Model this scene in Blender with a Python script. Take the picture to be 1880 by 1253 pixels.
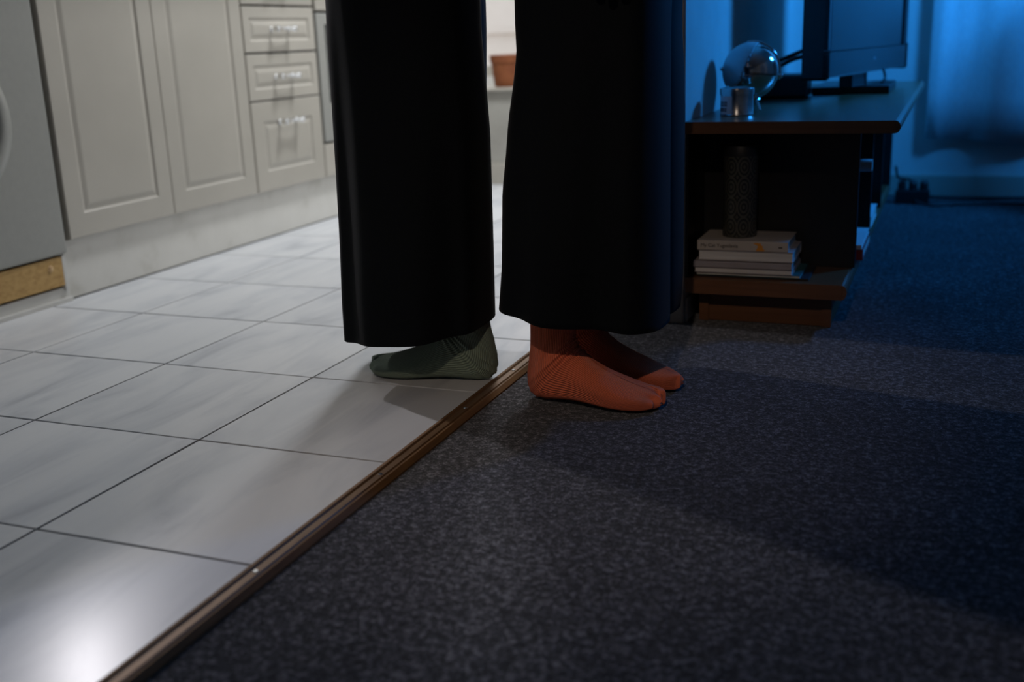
import bpy, bmesh, math, random
from mathutils import Vector, Matrix
random.seed(7)
R = math.radians
for o in list(bpy.data.objects): bpy.data.objects.remove(o)
sc = bpy.context.scene
COL = sc.collection

# ------------------------------------------------------------------ camera
CAM_Z = .584
def cam_axes(yaw, pitch, roll):
    cy, sy, cp, sp = math.cos(yaw), math.sin(yaw), math.cos(pitch), math.sin(pitch)
    f = Vector((sy*cp, cy*cp, -sp)); r = Vector((cy, -sy, 0)); u = r.cross(f)
    cr, sr = math.cos(roll), math.sin(roll)
    return cr*r + sr*u, -sr*r + cr*u, f
cr_, cu_, cf_ = cam_axes(-.3879, .272, -.0383)
cam = bpy.data.objects.new('camera', bpy.data.cameras.new('camera'))
COL.objects.link(cam)
cam.matrix_world = Matrix(((cr_.x, cu_.x, -cf_.x, 0), (cr_.y, cu_.y, -cf_.y, 0), (cr_.z, cu_.z, -cf_.z, CAM_Z), (0, 0, 0, 1)))
cam.data.sensor_width = 36; cam.data.lens = 1989.3/1880*36
cam.data.clip_start = .02
cam.data.dof.use_dof = True; cam.data.dof.focus_distance = 1.76; cam.data.dof.aperture_fstop = 2.8
sc.camera = cam

# ------------------------------------------------------------------ world, exposure
w = bpy.data.worlds.new('overcast_sky'); sc.world = w; w.use_nodes = True
w.node_tree.nodes['Background'].inputs[0].default_value = (.80, .88, 1, 1)
w.node_tree.nodes['Background'].inputs[1].default_value = 1.7
vs = sc.view_settings
vs.view_transform = 'Standard'; vs.look = 'None'; vs.gamma = 1; vs.exposure = 0; vs.use_curve_mapping = False
sc.cycles.use_denoising = True
sc.cycles.max_bounces = 8
sc.cycles.sample_clamp_indirect = 4

# light strengths (the lamps themselves are built further down)
P_KITCHEN, P_WALLLAMP, P_LIVING, P_BLUE = 46, 4.6, 56, 22

# ------------------------------------------------------------------ materials
M = {}
def mat(name, col, rough=.5, metal=0, spec=.5, build=None, **kw):
    m = bpy.data.materials.new(name); m.use_nodes = True
    nt = m.node_tree; b = nt.nodes['Principled BSDF']
    b.inputs['Base Color'].default_value = (*col, 1); b.inputs['Roughness'].default_value = rough
    b.inputs['Metallic'].default_value = metal; b.inputs['Specular IOR Level'].default_value = spec
    for k, v in kw.items(): b.inputs[k.replace('_', ' ')].default_value = v
    if build: build(nt, b)
    M[name] = m; return m
def node(nt, t, **kw):
    n = nt.nodes.new(t)
    for k, v in kw.items(): setattr(n, k, v)
    return n
def coords(nt, kind='Object', scale=(1, 1, 1), rot=(0, 0, 0)):
    tc = node(nt, 'ShaderNodeTexCoord'); mp = node(nt, 'ShaderNodeMapping')
    mp.inputs['Scale'].default_value = scale; mp.inputs['Rotation'].default_value = rot
    nt.links.new(tc.outputs[kind], mp.inputs[0]); return mp.outputs[0]
def noise(nt, vec, scale, detail=4, rough=.5, dist=0):
    n = node(nt, 'ShaderNodeTexNoise'); n.inputs['Scale'].default_value = scale; n.inputs['Detail'].default_value = detail
    n.inputs['Roughness'].default_value = rough; n.inputs['Distortion'].default_value = dist
    nt.links.new(vec, n.inputs['Vector']); return n.outputs[0]
def ramp(nt, fac, stops):
    r = node(nt, 'ShaderNodeValToRGB'); e = r.color_ramp.elements
    e[0].position, e[0].color = stops[0][0], (*stops[0][1], 1)
    e[1].position, e[1].color = stops[-1][0], (*stops[-1][1], 1)
    for p, c in stops[1:-1]: x = e.new(p); x.color = (*c, 1)
    nt.links.new(fac, r.inputs[0]); return r.outputs[0]
def bump(nt, b, h, strength, dist=.001):
    n = node(nt, 'ShaderNodeBump'); n.inputs['Strength'].default_value = strength; n.inputs['Distance'].default_value = dist
    nt.links.new(h, n.inputs['Height']); nt.links.new(n.outputs[0], b.inputs['Normal'])
def mth(nt, op, a, bb=None):
    n = node(nt, 'ShaderNodeMath', operation=op)
    for i, v in enumerate((a, bb)):
        if v is None: continue
        if isinstance(v, (int, float)): n.inputs[i].default_value = v
        else: nt.links.new(v, n.inputs[i])
    return n.outputs[0]

def speckle(stops, scale, bs=.3, bd=.001, kind='Object', vs_=(1, 1, 1), detail=5):
    def f(nt, b):
        v = coords(nt, kind, vs_); n = noise(nt, v, scale, detail)
        nt.links.new(ramp(nt, n, stops), b.inputs['Base Color'])
        if bs: bump(nt, b, n, bs, bd)
    return f

mat('wall_paint', (.74, .72, .69), .75, build=speckle([(.35, (.59, .58, .555)), (.7, (.65, .64, .615))], 9, .25, .0008))
mat('sill_paint', (.46, .45, .42), .75, build=speckle([(.35, (.33, .315, .28)), (.7, (.385, .37, .33))], 9, .25, .0008))
mat('ceiling_paint', (.8, .8, .78), .8, build=speckle([(.3, (.56, .56, .55)), (.7, (.61, .61, .60))], 6, .1))
mat('cabinet_foil', (.66, .63, .58), .34, build=speckle([(.3, (.40, .372, .322)), (.75, (.45, .418, .363))], 4, .05, .0005))
mat('kickboard', (.60, .585, .54), .45, build=speckle([(.25, (.50, .48, .43)), (.42, (.60, .58, .535)), (.8, (.64, .62, .575))], 11, .08))
mat('enamel_white', (.60, .62, .60), .28, build=speckle([(.3, (.285, .285, .262)), (.7, (.305, .302, .278))], 60, .05, .0003))
mat('trim_white', (.58, .565, .53), .4, build=speckle([(.3, (.53, .515, .48)), (.7, (.60, .585, .55))], 14, .05))
mat('brass_screw', (.62, .42, .22), .4, .6, build=speckle([(.3, (.56, .37, .18)), (.7, (.66, .46, .26))], 90, .05))
mat('dark_gap', (.012, .013, .012), .8, build=speckle([(.3, (.008, .009, .009)), (.7, (.018, .018, .016))], 30, .1))
mat('chrome', (.78, .78, .78), .16, 1, build=speckle([(.3, (.74, .74, .74)), (.7, (.82, .82, .82))], 40, .02))
mat('bare_chipboard', (.42, .25, .08), .55, build=speckle([(.3, (.36, .20, .055)), (.5, (.44, .265, .085)), (.75, (.50, .31, .11))], 130, .2, .0006, vs_=(1, .5, 1)))
mat('worktop', (.35, .33, .3), .4, build=speckle([(.3, (.28, .26, .24)), (.7, (.42, .40, .37))], 160, .05))
mat('oven_glass', (.03, .035, .035), .08, build=speckle([(.3, (.02, .026, .026)), (.7, (.035, .04, .04))], 20, 0))
mat('terracotta', (.45, .15, .055), .75, build=speckle([(.3, (.19, .05, .015)), (.55, (.25, .075, .022)), (.8, (.30, .10, .036))], 22, .3))
mat('soil', (.04, .028, .02), .95, build=speckle([(.3, (.02, .014, .01)), (.7, (.07, .05, .035))], 90, .8, .004))
mat('grout', (.14, .125, .11), .7, build=speckle([(.3, (.04, .036, .032)), (.7, (.10, .09, .078))], 40, .3))
def tile_build(nt, b):
    oi = node(nt, 'ShaderNodeObjectInfo')
    mp = node(nt, 'ShaderNodeMapping'); tc = node(nt, 'ShaderNodeTexCoord')
    nt.links.new(tc.outputs['Object'], mp.inputs[0])
    mp.inputs['Rotation'].default_value = (0, 0, R(28)); mp.inputs['Scale'].default_value = (5.0, 1.1, 1)
    off = node(nt, 'ShaderNodeCombineXYZ')
    nt.links.new(mth(nt, 'MULTIPLY', oi.outputs['Random'], 37.0), off.inputs[0]); nt.links.new(mth(nt, 'MULTIPLY', oi.outputs['Random'], 91.0), off.inputs[1])
    nt.links.new(off.outputs[0], mp.inputs['Location'])
    n = noise(nt, mp.outputs[0], 2.4, 6, .55, .8)
    c = ramp(nt, n, [(.28, (.42, .43, .455)), (.42, (.53, .54, .56)), (.55, (.60, .605, .615)), (.8, (.64, .64, .645))])
    hsv = node(nt, 'ShaderNodeHueSaturation'); nt.links.new(c, hsv.inputs['Color'])
    nt.links.new(mth(nt, 'ADD', mth(nt, 'MULTIPLY', oi.outputs['Random'], .06), .97), hsv.inputs['Value'])
    nt.links.new(hsv.outputs[0], b.inputs['Base Color'])
    n2 = noise(nt, mp.outputs[0], 1.6, 2)
    bump(nt, b, n2, .25, .0015)
mat('glazed_tile', (.6, .6, .61),  .36, spec=.20, Coat_Weight=.22, Coat_Roughness=.24, build=tile_build)
def carpet_build(nt, b):
    v = coords(nt)
    fine = noise(nt, v, 330, 3, .65); mid = noise(nt, v, 105, 3, .6); big = noise(nt, v, 3.5, 3)
    s = mth(nt, 'ADD', mth(nt, 'MULTIPLY', fine, .5), mth(nt, 'ADD', mth(nt, 'MULTIPLY', mid, .42), mth(nt, 'MULTIPLY', big, .08)))
    c = ramp(nt, s, [(.40, (.002, .002, .0026)), (.475, (.014, .0135, .016)), (.535, (.056, .053, .060)), (.60, (.19, .18, .195))])
    nt.links.new(c, b.inputs['Base Color']); bump(nt, b, s, 1.0, .006)
mat('carpet', (.07, .07, .085), .95, spec=.1, build=carpet_build, Sheen_Weight=.15)
mat('bronze_strip', (.40, .24, .10), .65, .1, spec=.2, build=speckle([(.3, (.12, .054, .015)), (.7, (.18, .085, .026))], 14, .08, .0006, vs_=(8, 1, 8)))
mat('aluminium_strip', (.62, .55, .46), .50, .3, spec=.3, build=speckle([(.3, (.115, .055, .019)), (.7, (.175, .092, .036))], 18, .06, .0005, vs_=(8, 1, 8)))
mat('trouser_cloth', (.012, .014, .019), .8, spec=.12, build=speckle([(.3, (.0022, .0030, .0040)), (.7, (.0040, .0052, .0068))], 220, .15, .0004), Sheen_Weight=.04, Sheen_Roughness=.4)
mat('knit_dark', (.05, .05, .06), .9, build=speckle([(.3, (.035, .035, .045)), (.7, (.07, .07, .08))], 160, .5))
mat('skin', (.50, .29, .21), .5, build=speckle([(.3, (.46, .26, .18)), (.7, (.54, .32, .24))], 30, .1))
mat('hair', (.03, .018, .012), .5, build=speckle([(.3, (.018, .011, .008)), (.7, (.05, .03, .02))], 60, .6, .003, vs_=(1, 1, .15)))
def sock_mat(name, dark, light):
    def f(nt, b):
        tc = node(nt, 'ShaderNodeTexCoord'); sep = node(nt, 'ShaderNodeSeparateXYZ'); nt.links.new(tc.outputs['UV'], sep.inputs[0])
        s = mth(nt, 'SINE', mth(nt, 'MULTIPLY', sep.outputs[0], 2*math.pi*84))
        k = mth(nt, 'SINE', mth(nt, 'MULTIPLY', sep.outputs[1], 2*math.pi*160))
        amp = node(nt, 'ShaderNodeMapRange'); nt.links.new(sep.outputs[1], amp.inputs[0])      # plain knit at the toe cap
        for i, v in ((1, .05), (2, .11), (3, .0), (4, 1.0)): amp.inputs[i].default_value = v
        rib = mth(nt, 'MULTIPLY', s, amp.outputs[0])
        h = mth(nt, 'ADD', rib, mth(nt, 'MULTIPLY', k, .12))
        h01 = mth(nt, 'ADD', mth(nt, 'MULTIPLY', h, .42), .5)
        n = noise(nt, coords(nt), 260, 3)
        h2 = mth(nt, 'ADD', mth(nt, 'MULTIPLY', h01, .72), mth(nt, 'MULTIPLY', n, .28))
        nt.links.new(ramp(nt, h2, [(.2, dark), (.62, light)]), b.inputs['Base Color'])
        bump(nt, b, h2, 1.0, .0016)
    mat(name, light, .9, spec=.15, build=f, Sheen_Weight=.15)
sock_mat('rust_knit', (.55, .110, .045), (.85, .195, .095))
sock_mat('sage_knit', (.115, .155, .115), (.255, .32, .245))
def wood(name, a, b_, sc_=(2, .5, 12), rough=.38):
    def f(nt, b):
        v = coords(nt, scale=sc_); n = noise(nt, v, 9, 6, .6, .6)
        nt.links.new(ramp(nt, n, [(.3, a), (.7, b_)]), b.inputs['Base Color']); bump(nt, b, n, .08, .0006)
    mat(name, b_, rough, build=f)
wood('beech_laminate', (.13, .058, .024), (.19, .088, .040), rough=.30)
wood('beech_edge', (.125, .050, .019), (.175, .072, .029), sc_=(.6, 2, 14), rough=.45)
mat('black_panel', (.008, .008, .009), .45, build=speckle([(.3, (.006, .006, .007)), (.7, (.011, .011, .012))], 50, .05))
mat('black_plastic', (.01, .01, .011), .35, build=speckle([(.3, (.008, .008, .009)), (.7, (.013, .013, .014))], 90, .05))
mat('screen_glass', (.012, .013, .015), .16, spec=1.0, build=speckle([(.3, (.011, .012, .014)), (.7, (.013, .014, .016))], 10, 0))
mat('silver_plastic', (.10, .11, .12), .3, spec=.8, build=speckle([(.3, (.09, .10, .11)), (.7, (.11, .12, .13))], 50, 0))
mat('tin_metal', (.62, .61, .60), .24, 1, build=speckle([(.3, (.56, .55, .54)), (.7, (.67, .66, .65))], 25, .05, vs_=(1, 1, 8)))
mat('lamp_steel', (.66, .65, .64), .10, 1, build=speckle([(.3, (.62, .61, .60)), (.7, (.70, .69, .68))], 12, .03))
mat('lamp_shell_matte', (.52, .52, .54), .5, .5, build=speckle([(.3, (.50, .50, .52)), (.7, (.60, .60, .62))], 18, .05))
mat('paper', (.72, .69, .64), .8, build=speckle([(.35, (.60, .57, .53)), (.65, (.76, .73, .69))], 55, .4, .0006, vs_=(.2, .2, 14)))
mat('paper_label', (.75, .74, .74), .7, build=speckle([(.3, (.72, .71, .71)), (.7, (.78, .77, .77))], 40, 0))
mat('ink', (.03, .028, .03), .8, build=speckle([(.3, (.025, .023, .025)), (.7, (.04, .036, .038))], 60, 0))
def cover(name, c): mat(name, c, .5, build=speckle([(.3, tuple(x*.9 for x in c)), (.7, tuple(min(1, x*1.08) for x in c))], 18, .04))
cover('cover_cream', (.50, .44, .38)); cover('cover_grey', (.42, .38, .37)); cover('cover_taupe', (.36, .32, .32))
cover('cover_teal', (.03, .12, .12)); cover('cover_black', (.02, .02, .022)); cover('cover_red', (.28, .02, .03)); cover('cover_orange', (.70, .27, .03)); cover('cover_white', (.7, .7, .72))
def tin_pattern(nt, b):
    tc = node(nt, 'ShaderNodeTexCoord'); mp = node(nt, 'ShaderNodeMapping'); mp.inputs['Scale'].default_value = (8, 8, 1)
    nt.links.new(tc.outputs['UV'], mp.inputs[0])
    fr = node(nt, 'ShaderNodeVectorMath', operation='FRACTION'); nt.links.new(mp.outputs[0], fr.inputs[0])
    sb = node(nt, 'ShaderNodeVectorMath', operation='SUBTRACT'); sb.inputs[1].default_value = (.5, .5, 0); nt.links.new(fr.outputs[0], sb.inputs[0])
    ln = node(nt, 'ShaderNodeVectorMath', operation='LENGTH'); nt.links.new(sb.outputs[0], ln.inputs[0])
    s = mth(nt, 'SINE', mth(nt, 'MULTIPLY', ln.outputs['Value'], 30))
    c = ramp(nt, mth(nt, 'ADD', mth(nt, 'MULTIPLY', s, .5), .5), [(.35, (.016, .02, .02)), (.6, (.095, .09, .07))])
    nt.links.new(c, b.inputs['Base Color'])
mat('patterned_tin', (.08, .075, .06), .4, build=tin_pattern)
mat('sheer_curtain', (.72, .72, .72), .85, build=speckle([(.3, (.68, .68, .68)), (.7, (.76, .76, .76))], 140, .3, .0006, vs_=(1, 1, .3)))
mat('cable_rubber', (.014, .012, .012), .5, build=speckle([(.3, (.012, .01, .01)), (.7, (.02, .016, .016))], 50, 0))
mat('outside_render', (.74, .66, .58), .9, build=speckle([(.35, (.68, .60, .52)), (.65, (.78, .71, .63))], 2.2, .3, .003))
mat('outside_brick', (.45, .28, .20), .9, build=speckle([(.35, (.38, .22, .15)), (.65, (.52, .34, .25))], 9, .3, .003))
mat('pane_glass', (1, 1, 1), .02, build=None, Transmission_Weight=1.0, IOR=1.02)
def emit(name, col, strength):
    m = bpy.data.materials.new(name); m.use_nodes = True; b = m.node_tree.nodes['Principled BSDF']
    b.inputs['Base Color'].default_value = (*col, 1); b.inputs['Emission Color'].default_value = (*col, 1); b.inputs['Emission Strength'].default_value = strength
    M[name] = m
emit('kitchen_diffuser', (.97, .99, 1), 4); emit('living_diffuser', (1, .80, .62), 3); emit('blue_diffuser', (.02, .30, 1), 6); emit('wall_lamp_tube', (1, .96, 1), 10)

# ------------------------------------------------------------------ mesh helpers
ORG = {}
def wpos(o): return ORG.get(o.name, Vector((0, 0, 0)))
def tag(o, label=None, cat=None, group=None, kind=None):
    if label: o['label'] = label
    if cat: o['category'] = cat
    if group: o['group'] = group
    if kind: o['kind'] = kind
    return o
def thing(name, loc, label, cat, group=None):
    o = bpy.data.objects.new(name, None); o.empty_display_size = .05; COL.objects.link(o)
    o.location = loc; ORG[o.name] = Vector(loc); return tag(o, label, cat, group)
def obj(name, verts, faces, m, parent=None, smooth=False, uv=None, origin=None):
    """verts in world space; the object sits at its parent's origin (or at 'origin')"""
    og = Vector(origin) if origin is not None else (wpos(parent) if parent else Vector((0, 0, 0)))
    me = bpy.data.meshes.new(name); me.from_pydata([tuple(Vector(v)-og) for v in verts], [], faces)
    if uv:
        l = me.uv_layers.new(name='UVMap')
        for lp in me.loops: l.data[lp.index].uv = uv[lp.vertex_index]
    if smooth:
        for p in me.polygons: p.use_smooth = True
    me.materials.append(M[m]); me.update()
    o = bpy.data.objects.new(name, me); COL.objects.link(o)
    if parent: o.parent = parent; o.location = og - wpos(parent)
    else: o.location = og
    ORG[o.name] = og; return o
def fixn(o):
    bm = bmesh.new(); bm.from_mesh(o.data); bmesh.ops.recalc_face_normals(bm, faces=bm.faces[:]); bm.to_mesh(o.data); bm.free(); return o
def box(name, x0, x1, y0, y1, z0, z1, m, parent=None, bev=0, seg=2, origin=None):
    bm = bmesh.new(); bmesh.ops.create_cube(bm, size=1)
    for v in bm.verts: v.co = Vector(((x0+x1)/2+v.co.x*(x1-x0), (y0+y1)/2+v.co.y*(y1-y0), (z0+z1)/2+v.co.z*(z1-z0)))
    if bev: bmesh.ops.bevel(bm, geom=bm.edges[:], offset=bev, segments=seg, profile=.6, affect='EDGES')
    return from_bm(name, bm, m, parent, False, origin)
def from_bm(name, bm, m, parent=None, smooth=False, origin=None):
    bmesh.ops.recalc_face_normals(bm, faces=bm.faces[:]); bm.verts.index_update()
    vs_ = [v.co.copy() for v in bm.verts]; fs = [[v.index for v in f.verts] for f in bm.faces]; bm.free()
    return obj(name, vs_, fs, m, parent, smooth, origin=origin)
def lathe(name, c, prof, m, parent=None, seg=40, axis='z', smooth=True, uv=False, cap=True):
    vs_, fs, uvs = [], [], []
    for i, (r, h) in enumerate(prof):
        for k in range(seg):
            a = 2*math.pi*k/seg; p = (r*math.cos(a), r*math.sin(a), h)
            if axis == 'y': p = (p[0], p[2], p[1])
            if axis == 'x': p = (p[2], p[0], p[1])
            vs_.append(Vector(c)+Vector(p)); uvs.append((k/seg, i/(len(prof)-1)))
    for i in range(len(prof)-1):
        for k in range(seg):
            k2 = (k+1) % seg; fs.append((i*seg+k, i*seg+k2, (i+1)*seg+k2, (i+1)*seg+k))
    if cap: fs.append(tuple(range(seg-1, -1, -1))); fs.append(tuple((len(prof)-1)*seg+k for k in range(seg)))
    o = obj(name, vs_, fs, m, parent, smooth, uv=uvs if uv else None); fixn(o)
    if smooth: edge_smooth(o)
    return o
def edge_smooth(o, ang=38):
    me = o.data; bm = bmesh.new(); bm.from_mesh(me)
    for e in bm.edges:
        e.smooth = not (len(e.link_faces) == 2 and e.calc_face_angle(0) > R(ang))
    bm.to_mesh(me); bm.free()
def catmull(pts, n):
    P = [Vector(p) for p in pts]; out = []
    for i in range(len(P)-1):
        p0, p1, p2, p3 = P[max(i-1, 0)], P[i], P[i+1], P[min(i+2, len(P)-1)]
        for k in range(n):
            t = k/n; out.append(.5*((2*p1)+(p2-p0)*t+(2*p0-5*p1+4*p2-p3)*t*t+(3*p1-p0-3*p2+p3)*t**3))
    out.append(P[-1]); return out
def tube(name, pts, r, m, parent=None, seg=8, n=8, origin=None):
    P = catmull(pts, n); vs_, fs = [], []
    up = Vector((0, 0, 1))
    for i, p in enumerate(P):
        t = (P[min(i+1, len(P)-1)]-P[max(i-1, 0)]).normalized()
        s = t.cross(up); s = s.normalized() if s.length > 1e-4 else Vector((1, 0, 0)); u = s.cross(t)
        rr = r if not callable(r) else r(i/(len(P)-1))
        for k in range(seg):
            a = 2*math.pi*k/seg; vs_.append(p+s*(rr*math.cos(a))+u*(rr*math.sin(a)))
    for i in range(len(P)-1):
        for k in range(seg):
            k2 = (k+1) % seg; fs.append((i*seg+k, i*seg+k2, (i+1)*seg+k2, (i+1)*seg+k))
    fs.append(tuple(range(seg-1, -1, -1))); fs.append(tuple((len(P)-1)*seg+k for k in range(seg)))
    return fixn(obj(name, vs_, fs, m, parent, True, origin=origin))
def prism_y(name, prof, y0, y1, m, parent=None, origin=None):
    """profile in (x, z), extruded along y"""
    n = len(prof); vs_ = [(x, y0, z) for x, z in prof]+[(x, y1, z) for x, z in prof]
    fs = [(i, (i+1) % n, n+(i+1) % n, n+i) for i in range(n)]+[tuple(range(n-1, -1, -1)), tuple(range(n, 2*n))]
    return fixn(obj(name, vs_, fs, m, parent, origin=origin))
def text_mesh(name, s, size, m, mw, parent):
    cu = bpy.data.curves.new(name, 'FONT'); cu.body = s; cu.size = size; cu.extrude = .0002
    t = bpy.data.objects.new(name, cu); COL.objects.link(t); bpy.context.view_layer.update()
    me = bpy.data.meshes.new_from_object(t.evaluated_get(bpy.context.evaluated_depsgraph_get()))
    bpy.data.objects.remove(t)
    v = [mw @ p.co for p in me.vertices]; f = [tuple(p.vertices) for p in me.polygons]
    return obj(name, v, f, m, parent)

# ------------------------------------------------------------------ the setting
KX, WX, LX = -2.60, -.727, -.495          # cabinet wall, kitchen face and living-room face of the dividing wall
YB, YK, YEND = 4.08, 4.20, 2.17           # living-room back wall, kitchen sill front, end of the dividing wall
TOPZ = 2.5
def struct(o): return tag(o, kind='structure')
struct(box('floor_kitchen', KX, WX+.003, -1.4, YK+.35, -.08, -.0035, 'grout'))
kfloor = bpy.data.objects['floor_kitchen']
T = .3331; X0 = -2.058; Y0 = 2.618
tm = None
for i in range(-1, 4):
    for j in range(-6, 11):
        x0, x1 = X0+i*T, X0+(i+1)*T; y1, y0 = Y0-j*T+0, Y0-(j+1)*T
        if x1 < -2.1 or y0 > YK or y1 < -.8: continue
        g = .0022; cx, cy = (x0+x1)/2, (y0+y1)/2
        if tm is None:
            o = box('tile', cx-T/2+g, cx+T/2-g, cy-T/2+g, cy+T/2-g, -.010, 0, 'glazed_tile', kfloor, .0011, 2, origin=(cx, cy, 0)); tm = o.data
        else:
            o = bpy.data.objects.new('tile', tm); COL.objects.link(o); o.parent = kfloor; o.location = (cx, cy, 0)
        o.rotation_euler = (random.uniform(-.0012, .0012), random.uniform(-.0012, .0012), 0)
struct(box('floor_living_room', WX+.003, 2.6, -2.6, YB, -.08, -.002, 'carpet'))
struct(box('ceiling', KX-.1, 2.7, -2.7, 4.7, TOPZ, TOPZ+.1, 'ceiling_paint'))
struct(box('wall_left', KX-.12, KX, -1.5, 4.6, -.08, TOPZ, 'wall_paint'))
struct(box('wall_rear_kitchen', KX, WX, -1.5, -1.4, -.08, TOPZ, 'wall_paint'))
wm = struct(box('wall_middle', WX, LX, YEND, 4.7, -.08, TOPZ, 'wall_paint', bev=.004))
struct(box('wall_middle_front', WX, LX, -2.6, .1, -.08, TOPZ, 'wall_paint', bev=.004))
struct(box('wall_middle_lintel', WX, LX, .1, YEND, 2.06, TOPZ, 'wall_paint'))
struct(box('wall_back', LX, 2.7, YB, YB+.12, -.08, TOPZ, 'wall_paint'))
struct(box('wall_right', 2.6, 2.72, -2.7, YB, -.08, TOPZ, 'wall_paint'))
struct(box('wall_front', WX, 2.7, -2.72, -2.6, -.08, TOPZ, 'wall_paint'))
def skirting(name, y0, y1, x0, x1, z1=.072):
    return struct(box(name, x0, x1, y0, y1, -.002, z1, 'cabinet_foil', bev=.004))
skirting('baseboard_back', YB-.016, YB, LX+.002, 2.6)
skirting('baseboard_middle', YEND, YB-.016, LX, LX+.006, .05)
skirting('baseboard_opening', YEND-.012, YEND, WX+.002, LX, .07)
# kitchen window wall with its deep sill
struct(box('wall_kitchen_sill', KX, WX, YK, YK+.30, -.08, .380, 'sill_paint'))
WXL, WXR, WZ0, WZ1, WY = -2.35, -1.15, .43, 1.75, YK+.30
struct(box('wall_kitchen_back_left', KX, WXL, WY, WY+.12, -.08, TOPZ, 'wall_paint'))
struct(box('wall_kitchen_back_right', WXR, WX, WY, WY+.12, -.08, TOPZ, 'wall_paint'))
struct(box('wall_kitchen_back_top', WXL, WXR, WY, WY+.12, WZ1, TOPZ, 'wall_paint'))
struct(box('wall_kitchen_back_bottom', WXL, WXR, WY, WY+.12, -.08, WZ0, 'wall_paint'))
struct(box('trim_sill', KX, WX, YK-.015, WY, .380, .392, 'cabinet_foil', bev=.003))
struct(box('baseboard_kitchen', -2.0, WX, YK-.012, YK, -.002, .085, 'cabinet_foil', bev=.003))
win = bpy.data.objects.new('window_1', None); COL.objects.link(win); win.location = ((WXL+WXR)/2, WY, WZ0); ORG[win.name] = Vector(win.location); struct(win)
fw = .045
for a in ((WXL, WXL+fw, WZ0, WZ1), (WXR-fw, WXR, WZ0, WZ1), (WXL+fw, WXR-fw, WZ0, WZ0+fw), (WXL+fw, WXR-fw, WZ1-fw, WZ1)):
    box('window_frame', a[0], a[1], WY+.01, WY+.06, a[2], a[3], 'cabinet_foil', win, .004)
box('pane', WXL+fw-.003, WXR-fw+.003, WY+.03, WY+.036, WZ0+fw-.003, WZ1-fw+.003, 'pane_glass', win)
# what the window looks out on: a pale rendered wall with a brick course
ow = struct(box('wall_outside', -4.5, 1.5, 6.4, 6.6, -.5, 2.2, 'outside_render'))
for k in range(3): box('ledge', -4.5, 1.5, 6.37, 6.4, .62+k*.42, .64+k*.42, 'outside_render', ow, .004)
box('brick_course', -4.5, 1.5, 6.36, 6.4, .10, .36, 'outside_brick', ow, .006)
struct(box('ground_outside', -4.5, 1.5, 4.62, 6.4, -.2, -.1, 'outside_render'))

# threshold strip between tiles and carpet
th = thing('threshold_strip', (-.708, .8, 0), 'long bronze metal threshold strip between white tiles and dark carpet', 'threshold strip')
ya, yb = .1, YEND
prism_y('edge_profile', [(-.7275, -.003), (-.7275, .0035), (-.7225, .0062), (-.7185, .0068), (-.7185, -.003)], ya, yb, 'bronze_strip', th)
prism_y('edge_profile', [(-.6985, -.003), (-.6985, .0068), (-.6955, .0066), (-.6885, .0008), (-.6885, -.003)], ya, yb, 'bronze_strip', th)
prism_y('cover_profile', [(-.7185, -.003), (-.7185, .0060), (-.7165, .0074), (-.7150, .0060), (-.7142, .0052), (-.7132, .0064), (-.7032, .0064), (-.7022, .0052), (-.7012, .0062), (-.6998, .0074), (-.6985, .0060), (-.6985, -.003)], ya, yb, 'aluminium_strip', th)
for y in (.62, .93, 1.23, 1.52, 1.735, 1.99):
    lathe('screw', (-.7082, y, .0062), [(.0036, 0), (.0036, .0006), (.0026, .0014), (.0008, .0014), (.0006, .0008)], 'chrome', th, 14)

# ------------------------------------------------------------------ kitchen run
FX = -1.989
def panel_front(name, y0, y1, z0, z1, m, parent, steps, x=FX, thick=.018):
    """front with routed steps; steps = list of (inset, depth)"""
    vs_, fs = [(x-thick, y0, z0), (x-thick, y1, z0), (x-thick, y1, z1), (x-thick, y0, z1)], [(3, 2, 1, 0)]
    prev = 0
    for ins, d in steps:
        b = len(vs_); vs_ += [(x+d, y0+ins, z0+ins), (x+d, y1-ins, z0+ins), (x+d, y1-ins, z1-ins), (x+d, y0+ins, z1-ins)]
        for k in range(4): fs.append((prev+k, prev+(k+1) % 4, b+(k+1) % 4, b+k))
        prev = b
    fs.append((prev, prev+1, prev+2, prev+3))
    return fixn(obj(name, vs_, fs, m, parent))
def steps_for(i): return [(0, -.003), (.0006, -.001), (.002, 0), (i, 0), (i+.002, -.0006), (i+.005, -.0032), (i+.009, -.0036), (i+.020, -.0008), (i+.024, -.0003), (i+.026, -.0003)]
def handle(parent, y, z, x=FX):
    h = lathe('handle', (x+.022, y, z), [(.002, -.058), (.0085, -.056), (.0100, -.047), (.0085, -.038), (.0050, -.032), (.0042, -.018), (.0042, .018), (.0050, .032), (.0085, .038), (.0100, .047), (.0085, .056), (.002, .058)], 'chrome', parent, 20, 'y')
    for s in (-1, 1): lathe('post', (x-.001, y+s*.048, z), [(.0085, 0), (.0085, .003), (.0045, .006), (.0045, .022)], 'chrome', h, 14, 'x')
    return h
c1 = thing('base_cabinet', (-2.3, 2.433, 0), 'cream base cabinet with two tall panelled doors beside the washing machine', 'cabinet')
box('body', KX+.002, FX-.019, 2.034, 2.832, .149, .88, 'cabinet_foil', c1)
for a, b in ((2.036, 2.4325), (2.4337, 2.8323)): panel_front('door', a, b, .149, .855, 'cabinet_foil', c1, steps_for(.056))
c2 = thing('drawer_cabinet', (-2.3, 3.04, 0), 'cream drawer unit with chrome handles between doors and oven', 'cabinet')
box('body', KX+.002, FX-.019, 2.835, 3.241, .149, .88, 'dark_gap', c2)
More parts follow.
